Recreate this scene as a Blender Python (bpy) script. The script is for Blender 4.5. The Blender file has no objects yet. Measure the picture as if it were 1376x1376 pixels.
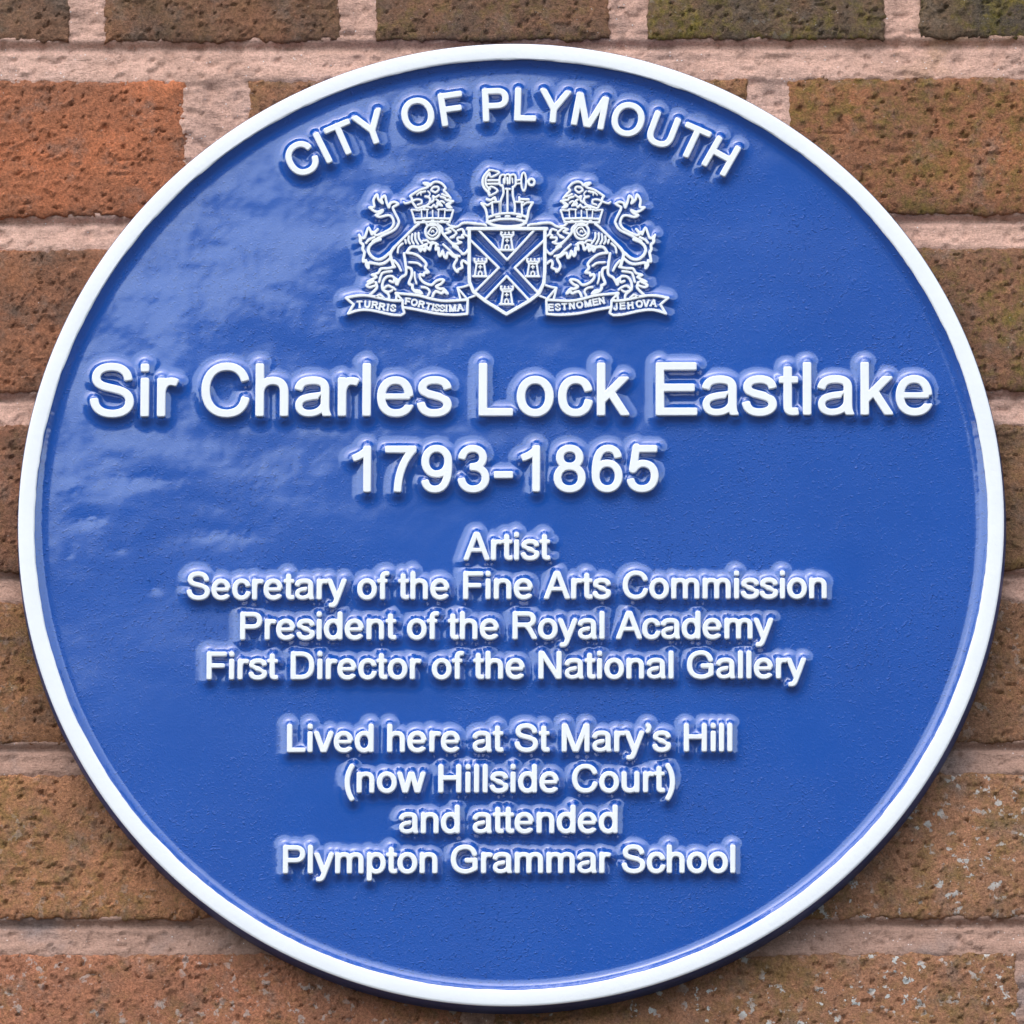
import bpy, math, random
import numpy as np
from mathutils import Vector

R = math.radians
MM = 0.001
rng = random.Random(7)
sc = bpy.context.scene
col = sc.collection

# ------------------------------------------------------------------ camera, sky, sun, exposure
PZ = 2.60                      # height of the plaque centre above the ground
CAM_EL, CAM_YAW, CAM_D = R(12.6), R(1.6), 5.0
REF = 1376.0
FPX = 16680.0                  # focal length in photo pixels
centre = Vector((0, -0.013, PZ))
cam_loc = centre + Vector((math.sin(CAM_YAW)*math.cos(CAM_EL), -math.cos(CAM_YAW)*math.cos(CAM_EL), -math.sin(CAM_EL)))*CAM_D
f = (centre-cam_loc).normalized()
def frame(f):
    r = (Vector((1, 0, 0)) - f*f.x).normalized()
    return r, r.cross(f)
r_, u_ = frame(f)
f = (f + u_*(15.5/FPX) + r_*(1.5/FPX)).normalized()
r_, u_ = frame(f)
roll = R(-0.12)
r_, u_ = (r_*math.cos(roll)+u_*math.sin(roll)), (u_*math.cos(roll)-r_*math.sin(roll))
cd = bpy.data.cameras.new('camera'); cam = bpy.data.objects.new('camera', cd); col.objects.link(cam)
from mathutils import Matrix
m = Matrix((r_, u_, -f)).transposed().to_4x4(); m.translation = cam_loc
cam.matrix_world = m
cd.sensor_width = 36; cd.lens = 36*FPX/REF; cd.clip_start = 0.05; cd.clip_end = 3000
sc.camera = cam

SUN_EL, SUN_AZ = 62, 30        # degrees; the sun stands to the left of the camera's back
w = bpy.data.worlds.new("World"); sc.world = w; w.use_nodes = True
nt = w.node_tree; nt.nodes.clear()
sky = nt.nodes.new('ShaderNodeTexSky'); sky.sky_type = 'NISHITA'; sky.sun_disc = False
sky.sun_elevation = R(SUN_EL); sky.sun_rotation = R(180+SUN_AZ); sky.air_density = 1.0; sky.dust_density = 1.5
hs = nt.nodes.new('ShaderNodeHueSaturation'); hs.inputs['Saturation'].default_value = 0.62; hs.inputs['Hue'].default_value = 0.486
bg = nt.nodes.new('ShaderNodeBackground'); bg.inputs['Strength'].default_value = 0.15
wo = nt.nodes.new('ShaderNodeOutputWorld')
nt.links.new(sky.outputs[0], hs.inputs['Color']); nt.links.new(hs.outputs[0], bg.inputs['Color']); nt.links.new(bg.outputs[0], wo.inputs[0])
sl = bpy.data.lights.new('sun', 'SUN'); sl.energy = 0.55; sl.angle = R(85); sl.color = (1, .93, .83)
so = bpy.data.objects.new('sun', sl); col.objects.link(so)
sd = Vector((-math.sin(R(SUN_AZ))*math.cos(R(SUN_EL)), -math.cos(R(SUN_AZ))*math.cos(R(SUN_EL)), math.sin(R(SUN_EL))))
so.rotation_euler = sd.to_track_quat('Z', 'Y').to_euler()
sc.view_settings.view_transform = 'Standard'; sc.view_settings.look = 'None'
sc.view_settings.exposure = 1.53; sc.view_settings.gamma = 1

# ------------------------------------------------------------------ photo pixel -> point on a plane parallel to the wall (mm from the plaque centre)
def at(px, py, h=13.0):
    d = f + r_*((px-688)/FPX) + u_*((688-py)/FPX)
    t = (-h*MM - cam_loc.y)/d.y
    p = cam_loc + d*t
    return p.x/MM, (p.z-PZ)/MM

# ------------------------------------------------------------------ helpers
def link(o, parent=None):
    col.objects.link(o)
    if parent: o.parent = parent
    return o
def empty(name, label, cat, loc=(0, 0, 0)):
    o = bpy.data.objects.new(name, None); col.objects.link(o); o.location = loc
    o['label'] = label; o['category'] = cat
    return o
def mesh_np(name, V, F, mat, smooth=True):
    """V (n,3) metres; F (m,k) faces of equal size"""
    me = bpy.data.meshes.new(name)
    V = np.ascontiguousarray(V, dtype=np.float32); F = np.ascontiguousarray(F, dtype=np.int32)
    k = F.shape[1]
    me.vertices.add(len(V)); me.vertices.foreach_set('co', V.ravel())
    me.loops.add(F.size); me.loops.foreach_set('vertex_index', F.ravel())
    me.polygons.add(len(F)); me.polygons.foreach_set('loop_start', np.arange(len(F), dtype=np.int32)*k)
    me.polygons.foreach_set('loop_total', np.full(len(F), k, dtype=np.int32))
    me.polygons.foreach_set('use_smooth', np.full(len(F), smooth))
    me.update(calc_edges=True); me.materials.append(mat)
    return me

def vnoise(x, y, seed=0):
    xi = np.floor(x).astype(np.int64); yi = np.floor(y).astype(np.int64)
    fx = x-xi; fy = y-yi
    fx = fx*fx*fx*(fx*(fx*6-15)+10); fy = fy*fy*fy*(fy*(fy*6-15)+10)
    def h(a, b):
        n = (a*374761393 + b*668265263 + seed*974634777) & 0xffffffff
        n = ((n ^ (n >> 13))*1274126177) & 0xffffffff
        n = (n ^ (n >> 16)) & 0xffff
        return n/32767.5-1
    return (h(xi, yi)*(1-fx)+h(xi+1, yi)*fx)*(1-fy)+(h(xi, yi+1)*(1-fx)+h(xi+1, yi+1)*fx)*fy
def fbm(x, y, seed=0, o=4, g=.5):
    s = 0; a = 1; t = 0
    for i in range(o):
        s = s+a*vnoise(x*2**i+i*17.3, y*2**i-i*9.1, seed+i); t += a; a *= g
    return s/t
def sstep(a, b, x):
    t = np.clip((x-a)/(b-a), 0, 1); return t*t*(3-2*t)

# ------------------------------------------------------------------ materials
def mat(name):
    m = bpy.data.materials.new(name); m.use_nodes = True
    n = m.node_tree.nodes; n.clear()
    b = n.new('ShaderNodeBsdfPrincipled'); o = n.new('ShaderNodeOutputMaterial')
    m.node_tree.links.new(b.outputs[0], o.inputs[0])
    return m, m.node_tree, b
def N(t, kind, **kw):
    n = t.nodes.new(kind)
    for k, v in kw.items():
        if k in n.inputs: n.inputs[k].default_value = v
        else: setattr(n, k, v)
    return n
def pos(t):
    return N(t, 'ShaderNodeNewGeometry').outputs['Position']
def noise(t, scale, detail=4, rough=.55, vec=None, dist=0):
    n = N(t, 'ShaderNodeTexNoise', Scale=scale, Detail=detail, Roughness=rough, Distortion=dist)
    t.links.new(vec if vec else pos(t), n.inputs['Vector'])
    return n.outputs['Fac']
def ramp(t, fac, stops):
    n = t.nodes.new('ShaderNodeValToRGB'); e = n.color_ramp.elements
    while len(e) < len(stops): e.new(.5)
    for i, (p, c) in enumerate(stops):
        e[i].position = p; e[i].color = (*c, 1) if len(c) == 3 else c
    t.links.new(fac, n.inputs[0]); return n.outputs[0]
def mr(t, fac, a, b, c=0, d=1):
    n = N(t, 'ShaderNodeMapRange'); n.inputs[1].default_value = a; n.inputs[2].default_value = b
    n.inputs[3].default_value = c; n.inputs[4].default_value = d
    t.links.new(fac, n.inputs[0]); return n.outputs[0]
def mix(t, fac, a, b, blend='MIX'):
    n = t.nodes.new('ShaderNodeMix'); n.data_type = 'RGBA'; n.blend_type = blend
    for s, v in ((0, fac), (6, a), (7, b)):
        if isinstance(v, (int, float)): n.inputs[s].default_value = v
        elif isinstance(v, tuple): n.inputs[s].default_value = (*v, 1)
        else: t.links.new(v, n.inputs[s])
    return n.outputs[2]
def math_(t, op, a, b=0.0):
    n = t.nodes.new('ShaderNodeMath'); n.operation = op
    for i, v in enumerate((a, b)):
        if isinstance(v, (int, float)): n.inputs[i].default_value = v
        else: t.links.new(v, n.inputs[i])
    return n.outputs[0]
def bump(t, b, h, dist, strength=1.0, prev=None):
    n = N(t, 'ShaderNodeBump', Strength=strength, Distance=dist)
    t.links.new(h, n.inputs['Height'])
    if prev: t.links.new(prev, n.inputs['Normal'])
    t.links.new(n.outputs[0], b.inputs['Normal']); return n.outputs[0]

# glossy blue enamel
blue, t, b = mat('blue_enamel')
c = mix(t, mr(t, noise(t, 25, 3), .3, .7), (.0035, .069, .35), (.0045, .076, .375))
t.links.new(c, b.inputs['Base Color'])
b.inputs['Roughness'].default_value = .10; b.inputs['IOR'].default_value = 1.3
b.inputs['Coat Weight'].default_value = 1.0; b.inputs['Coat Roughness'].default_value = .08; b.inputs['Coat IOR'].default_value = 1.76
pk = mr(t, noise(t, 13, 3), .38, .64)                     # orange peel comes and goes over the face
fine = noise(t, 1500, 2, .6)
flk = mr(t, noise(t, 800, 1), .60, .78)
p1 = bump(t, b, math_(t, 'MULTIPLY', fine, math_(t, 'ADD', math_(t, 'MULTIPLY', pk, 1.1), .30)), .00019, 1.0)
p2 = bump(t, b, math_(t, 'MULTIPLY', flk, pk), .00038, 1.0, p1)

# the turned edge of the casting: same blue, plainer
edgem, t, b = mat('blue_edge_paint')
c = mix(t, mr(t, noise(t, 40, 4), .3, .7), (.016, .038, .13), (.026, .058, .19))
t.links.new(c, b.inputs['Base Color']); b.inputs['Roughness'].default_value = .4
bump(t, b, noise(t, 700, 3), .0001)

# white sign paint
white, t, b = mat('white_enamel')
c = mix(t, mr(t, noise(t, 60, 5, .6), .3, .75), (.83, .83, .82), (.78, .785, .79))
c = mix(t, mr(t, noise(t, 900, 2), .70, .76, 0, .25), c, (.55, .53, .5))
t.links.new(c, b.inputs['Base Color']); b.inputs['Roughness'].default_value = .38; b.inputs['IOR'].default_value = 1.45
bump(t, b, noise(t, 500, 3), .00008)

# brick
brick_m, t, b = mat('weathered_brick')
oi = N(t, 'ShaderNodeObjectInfo')
def oattr(name):
    a = N(t, 'ShaderNodeAttribute', attribute_type='OBJECT', attribute_name=name); return a.outputs['Fac']
base = oi.outputs['Color']
big = noise(t, 22, 5, .6); mid = noise(t, 90, 5, .65); fin = noise(t, 900, 4, .75)
c = mix(t, mr(t, big, .35, .7), base, mix(t, .45, base, (.22, .13, .08)))
c = mix(t, mr(t, mid, .45, .75, 0, .4), c, (.40, .16, .075))
c = mix(t, mr(t, noise(t, 60, 4, .7), .52, .68, 0, .55), c, (.27, .20, .155))
soot = math_(t, 'MULTIPLY', mr(t, noise(t, 35, 5, .7), .42, .62), oattr('soot'))
c = mix(t, soot, c, (.085, .07, .055))
moss = math_(t, 'MULTIPLY', mr(t, math_(t, 'ADD', math_(t, 'MULTIPLY', noise(t, 130, 5, .75), .6), math_(t, 'MULTIPLY', noise(t, 20, 3), .4)), .47, .60), oattr('moss'))
c = mix(t, moss, c, mix(t, mr(t, noise(t, 500, 2), .3, .7), (.27, .19, .035), (.13, .11, .025)))
c = mix(t, 1.0, c, ramp(t, fin, [(.3, (.5, .48, .46)), (.5, (1, 1, 1)), (.72, (1.5, 1.46, 1.42))]), 'MULTIPLY')
lich = math_(t, 'MULTIPLY', math_(t, 'MULTIPLY', mr(t, noise(t, 210, 3, .65), .575, .61), mr(t, noise(t, 42, 2), .44, .54)), oattr('lichen'))
c = mix(t, lich, c, (.74, .70, .64))
gr = N(t, 'ShaderNodeTexVoronoi', Scale=620.0); t.links.new(pos(t), gr.inputs['Vector'])
spk = math_(t, 'MULTIPLY', mr(t, gr.outputs['Distance'], .16, .10), mr(t, noise(t, 300, 1), .58, .66))
c = mix(t, math_(t, 'MULTIPLY', spk, .7), c, (.6, .52, .46))
t.links.new(c, b.inputs['Base Color']); b.inputs['Roughness'].default_value = .93
b.inputs['Specular IOR Level'].default_value = .25
p1 = bump(t, b, noise(t, 700, 5, .8), .0013, 1.0)
bump(t, b, noise(t, 1500, 3, .7), .0006, 1.0, p1)

# mortar
mortar_m, t, b = mat('pink_mortar')
c = mix(t, mr(t, noise(t, 14, 4, .6), .35, .65), (.70, .43, .33), (.57, .335, .25))
c = mix(t, mr(t, noise(t, 70, 5, .7), .45, .75, 0, .7), c, (.38, .225, .165))
sp = N(t, 'ShaderNodeSeparateXYZ'); t.links.new(pos(t), sp.inputs[0])
low = mr(t, math_(t, 'ADD', sp.outputs['Z'], math_(t, 'MULTIPLY', noise(t, 9, 3), .16)), PZ+.13, PZ-.02, 0, .5)
c = mix(t, low, c, (.28, .165, .115))
c = mix(t, math_(t, 'MULTIPLY', mr(t, noise(t, 26, 4), .54, .66), math_(t, 'ADD', low, .15)), c, (.27, .215, .20))
sx = mr(t, math_(t, 'ADD', sp.outputs['X'], math_(t, 'MULTIPLY', sp.outputs['Z'], 1.0)), PZ+.30, PZ+.42)
c = mix(t, math_(t, 'MULTIPLY', mr(t, noise(t, 50, 4, .7), .5, .65, 0, .55), sx), c, (.36, .20, .07))
c = mix(t, 1.0, c, ramp(t, noise(t, 1000, 4, .75), [(.3, (.68, .64, .62)), (.5, (1, 1, 1)), (.72, (1.28, 1.27, 1.26))]), 'MULTIPLY')
gr = N(t, 'ShaderNodeTexVoronoi', Scale=500.0); t.links.new(pos(t), gr.inputs['Vector'])
spk = math_(t, 'MULTIPLY', mr(t, gr.outputs['Distance'], .16, .10), mr(t, noise(t, 260, 1), .56, .64))
c = mix(t, spk, c, (.8, .74, .7))
t.links.new(c, b.inputs['Base Color']); b.inputs['Roughness'].default_value = .95
b.inputs['Specular IOR Level'].default_value = .2
st = N(t, 'ShaderNodeMapping'); st.inputs['Scale'].default_value = (.35, 1, 1); t.links.new(pos(t), st.inputs['Vector'])
p1 = bump(t, b, noise(t, 420, 5, .75, st.outputs[0]), .0012, .9)
bump(t, b, noise(t, 1600, 3, .7), .0004, .9, p1)

blocker_m, t, b = mat('dark_green_blocker')
t.links.new(mix(t, mr(t, noise(t, .15, 5, .6), .35, .65), (.016, .024, .010), (.030, .040, .016)), b.inputs['Base Color']); b.inputs['Roughness'].default_value = 1
grd_m, t, b = mat('paving_ground')
t.links.new(mix(t, mr(t, noise(t, 3, 5, .6), .35, .65), (.045, .044, .042), (.065, .063, .06)), b.inputs['Base Color']); b.inputs['Roughness'].default_value = .9

# ------------------------------------------------------------------ ground and an added ridge that blocks low sky (seen only as reflections in the enamel)
g = link(bpy.data.objects.new('ground', mesh_np('ground', [(-600, -600, 0), (600, -600, 0), (600, 400, 0), (-600, 400, 0)], [(0, 1, 2, 3)], grd_m))); g['kind'] = 'structure'
nx, ny = 300, 24
X, T = np.meshgrid(np.linspace(-250, 250, nx), np.linspace(0, 1, ny))
Y = -40-160*T
az = np.degrees(np.arctan2(X*1.6, 200+0*X))
elv = 11.9+5.4*sstep(-5.0, 1.5, az)+.5*fbm(X*.05, T*0, 3)+.2*fbm(X*.3, T*0, 5)  # crest line shaped so mainly the upper left of the enamel reflects sky
top = 200*np.tan(np.radians(elv))+2.6
Z = -1+(top+1)*sstep(0, 1, T)**.8*(T**.6)+1.2*fbm(X*.1, T*9, 11)*T
V = np.stack([X*1.6, Y, Z], -1).reshape(-1, 3)
idx = np.arange(nx*ny).reshape(ny, nx)
F = np.stack([idx[:-1, :-1], idx[:-1, 1:], idx[1:, 1:], idx[1:, :-1]], -1).reshape(-1, 4)
hl = link(bpy.data.objects.new('hillside', mesh_np('hillside', V, F, blocker_m))); hl['kind'] = 'structure'

# ------------------------------------------------------------------ brick wall
wall = empty('brick_wall', 'weathered red brown brick wall with pink mortar joints behind the blue plaque', 'brick wall', (0, 0, PZ))
# row tops and bottoms in photo pixels: (y_top, y_bottom, joints [(x0, x1) ...]); visible rows as measured
ROW = [(-147, 55, [(97, 139), (460, 503), (822, 867), (1192, 1233)]),
       (103, 291, [(252, 330), (1007, 1057)]),
       (331, 528, [(265, 305), (640, 680), (1010, 1050)]),
       (568, 768, [(118, 158), (482, 522), (845, 885), (1212, 1252)]),
       (805, 1000, [(270, 310), (1010, 1050)]),
       (1037, 1236, [(482, 522), (845, 885)]),
       (1279, 1478, [(-110, -70), (622, 662), (1369, 1412)])]
def px2mm(x, y): return at(x, y, 0.0)
rowsmm = []
for y0, y1, js in ROW:
    zt = px2mm(688, y0)[1]; zb = px2mm(688, y1)[1]
    J = sorted([(px2mm(a, (y0+y1)/2)[0], px2mm(b_, (y0+y1)/2)[0]) for a, b_ in js])
    # carry the bond on beyond the frame
    step = 226.0
    while J[-1][1] < 640: J.append((J[-1][1]+214, J[-1][1]+226))
    while J[0][0] > -640: J.insert(0, (J[0][0]-226, J[0][0]-214))
    rowsmm.append((zt, zb, J))
pitch = 74.6
for k in range(1, 4):
    zt, zb, J = rowsmm[0]
    rowsmm.insert(0, (zt+pitch, zb+pitch, [(a+56*(1 if k % 2 else -1), b_+56*(1 if k % 2 else -1)) for a, b_ in J]))
for k in range(1, 4):
    zt, zb, J = rowsmm[-1]
    rowsmm.append((zt-pitch, zb-pitch, [(a+112*(1 if k % 2 else -1), b_+112*(1 if k % 2 else -1)) for a, b_ in J]))
# look of single bricks: (row, index by x of centre) -> colour, moss, soot, lichen
def look(row, xc):
    rr = random.Random(int(row*131+xc*7))
    if row == 0:
        if xc > 170: return (0.084, 0.068, 0.041), .95, .75, 0
        if xc > 60: return (0.104, 0.076, 0.045), .9, .55, .1
        if xc > -60: return (0.136, 0.080, 0.049), .55, .55, 0
        if xc > -170: return (0.160, 0.088, 0.053), .15, .5, 0
        return (0.152, 0.092, 0.057), .15, .6, 0
    if row == 1:
        if xc < -90: return (.325, .125, .058), 0, .32, 0
        if xc > 90: return (.25, .115, .055), .7, .4, 0
        return (.23, .12, .065), .3, .4, 0
    if row == 2: return ((.25, .115, .06), .05, .55, 0) if xc < 0 else ((.19, .105, .06), .85, .5, 0)
    if row == 3: return ((.20, .10, .06), .2, .5, 0) if xc < 0 else ((.20, .12, .065), .4, .4, 0)
    if row == 4: return ((.24, .125, .06), .5, .4, .1) if xc < 0 else ((.24, .13, .07), .35, .35, .2)
    if row == 5: return ((0.333, 0.172, 0.088), .55, .25, .15) if xc < 0 else ((0.299, 0.167, 0.095), .55, .25, .8)
    if row == 6: return ((0.310, 0.144, 0.081), .35, .3, .4) if xc < 0 else ((0.287, 0.155, 0.088), .5, .3, 1)
    return (.22+.08*rr.random(), .115+.02*rr.random(), .06), .5*rr.random(), .5*rr.random(), .3*rr.random()
def brick(x0, x1, z0, z1, fine, seed):
    W, H = x1-x0, z1-z0
    s = .85 if fine else 4.0
    nx, nz = max(6, int(W/s)), max(5, int(H/s))
    # concentrate no points: plain grid; last ring is pushed back as the side
    X, Z = np.meshgrid(np.linspace(0, 1, nx), np.linspace(0, 1, nz))
    px = x0+W*X; pz = z0+H*Z
    # ragged outline
    ex = np.minimum(X, 1-X)*W; ez = np.minimum(Z, 1-Z)*H
    wob = 2.0
    offx = wob*fbm(pz*.16, X*0+seed*3.1, seed, 4, .6)+.5*fbm(pz*.7, X*0+seed, seed+9, 2)
    offz = wob*fbm(px*.13, X*0+seed*5.7, seed+3, 4, .6)+.7*fbm(px*.7, X*0+seed, seed+8, 3, .7)
    px = px+offx*np.exp(-ex/4.)*np.where(X < .5, 1, -1)*1.0
    pz = pz+offz*np.exp(-ez/4.)*np.where(Z < .5, 1, -1)*1.0
    e = np.minimum(ex, ez)
    h = -1.5*np.exp(-(e/1.3))-.5*np.exp(-e/5.)
    h = h+.9*fbm(px*.03, pz*.03, seed+20, 3)+.22*fbm(px*.12, pz*.12, seed+30, 4, .6)
    if fine:
        h = h+.20*fbm(px*.5, pz*.6, seed+41, 3, .8)
        pit = sstep(.80, .97, vnoise(px*.36, pz*.55, seed+50)+.35*vnoise(px*.9, pz*.9, seed+51))
        h = h-1.3*pit
        lump = sstep(.64, .85, vnoise(px*.40, pz*.5, seed+60)+.3*vnoise(px*1.1, pz*1.1, seed+61))
        h = h+.8*lump
        # drag marks: creases with an overhanging lip
        cr = vnoise(px*.07+.3*vnoise(px*.2, pz*.2, seed+5), pz*.3, seed+70)
        h = h-.8*np.exp(-(cr/.035)**2)*sstep(.1, .5, vnoise(px*.05, pz*.09, seed+71))
    y = -h
    back = (X == 0) | (X == 1) | (Z == 0) | (Z == 1)
    y = np.where(back, 14.0, y)
    V = np.stack([px, y, pz], -1).reshape(-1, 3)*MM
    idx = np.arange(nx*nz).reshape(nz, nx)
    F = np.stack([idx[:-1, :-1], idx[:-1, 1:], idx[1:, 1:], idx[1:, :-1]], -1).reshape(-1, 4)
    return V, F
zi0 = 3
for ri, (zt, zb, J) in enumerate(rowsmm):
    vis_row = 3 <= ri <= 9
    for k in range(len(J)-1):
        x0, x1 = J[k][1], J[k+1][0]
        if x1 < -640 or x0 > 640: continue
        vis = vis_row and x1 > -215 and x0 < 215
        if vis and ri in (5, 6, 7) and x0 > -150 and x1 < 150: vis = False       # wholly behind the plaque
        V, F = brick(x0, x1, zb, zt, vis, ri*40+k)
        o = bpy.data.objects.new('brick', mesh_np('brick', V, F, brick_m)); link(o, wall)
        cc, mo, so_, li = look(ri-3, (x0+x1)/2)
        cc = (cc[0]*2.02, cc[1]*1.70, cc[2]*1.62); o.color = (*cc, 1); o['moss'] = mo; o['soot'] = so_; o['lichen'] = li
# mortar: one sheet, hollowed in each joint, deepest under the brick above
def mortar(xa, xb, za, zb_, s):
    nx, nz = int((xb-xa)/s), int((zb_-za)/s)
    X, Z = np.meshgrid(np.linspace(xa, xb, nx), np.linspace(za, zb_, nz))
    y = np.full_like(X, 1.2)
    for ri in range(len(rowsmm)-1):
        t0, b0, J0 = rowsmm[ri]; t1 = rowsmm[ri+1][0]
        v = (b0-Z)/(b0-t1)                      # 0 at the brick above, 1 at the brick below
        m_ = (v > -.45) & (v < 1.45)
        y = np.where(m_, 1.0+6*np.clip(np.maximum(-v, v-1)-.06, 0, 9)+2.9*np.exp(-((v-.12)/.13)**2)+1.5*np.exp(-((v-.45)/.3)**2), y)
    for zt, zb2, J in rowsmm:
        inside = (Z < zt-4) & (Z > zb2+4)
        for a, b2 in J:
            v = (X-a)/(b2-a); m_ = inside & (v > -.45) & (v < 1.45)
            y = np.where(m_, .9+6*np.clip(np.maximum(-v, v-1)-.06, 0, 9)+1.4*np.exp(-((v-.5)/.3)**2), y)
        for k in range(len(J)-1):
            m_ = inside & (X > J[k][1]+5) & (X < J[k+1][0]-5)
            y = np.where(m_, 9.0, y)
    y = y-.8*fbm(X*.05, Z*.1, 501, 3)-.35*fbm(X*.3, Z*.5, 502, 4, .65)
    if s < 2:
        y = y-.35*fbm(X*.7, Z*1.1, 503, 3, .7)+.9*sstep(.45, .7, vnoise(X*.25, Z*.4, 504)+.3*vnoise(X*.9, Z*.9, 505))
    V = np.stack([X, y, Z], -1).reshape(-1, 3)*MM
    idx = np.arange(nx*nz).reshape(nz, nx)
    F = np.stack([idx[:-1, :-1], idx[:-1, 1:], idx[1:, 1:], idx[1:, :-1]], -1).reshape(-1, 4)
    # drop the finely meshed part hidden behind the casting
    c = V[F].mean(1)/MM; keep = np.hypot(c[:, 0], c[:, 2]) > 178
    if s < 2: F = F[keep]
    else:
        F = F[~((abs(c[:, 0]) < 219) & (abs(c[:, 2]) < 219))]
    return V, F
V1, F1 = mortar(-226, 226, -226, 226, .95)
V2, F2 = mortar(-650, 650, rowsmm[-1][1], rowsmm[0][0], 5.0)
V2[:, 1] += .0004
o = bpy.data.objects.new('mortar', mesh_np('mortar', np.vstack([V1, V2]), np.vstack([F1, F2+len(V1)]), mortar_m)); link(o, wall)

# ------------------------------------------------------------------ strokes -> distance fields -> outlines -> cast letters
def bez(p0, p1, p2, p3, n=9):
    t_ = np.linspace(0, 1, n+1)[1:, None]
    return list(map(tuple, (1-t_)**3*np.array(p0)+3*(1-t_)**2*t_*np.array(p1)+3*(1-t_)*t_**2*np.array(p2)+t_**3*np.array(p3)))
def path(s):
    tk = s.replace(',', ' ').split(); i = 0; pts = []; cmd = None
    while i < len(tk):
        if tk[i] in 'MLCE': cmd = tk[i]; i += 1
        if cmd in 'ML':
            pts.append((float(tk[i]), float(tk[i+1]))); i += 2
            cmd = 'L'
        elif cmd == 'C':
            q = [float(v) for v in tk[i:i+6]]; i += 6
            pts += bez(pts[-1], q[0:2], q[2:4], q[4:6])
        elif cmd == 'E':
            cx, cy, rx, ry = [float(v) for v in tk[i:i+4]]; i += 4
            for k in range(41):
                a = 2*math.pi*k/40; ca, sa = math.cos(a), math.sin(a); p = 2/2.12
                pts.append((cx+rx*math.copysign(abs(ca)**p, ca), cy+ry*math.copysign(abs(sa)**p, sa)))
    return pts
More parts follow.
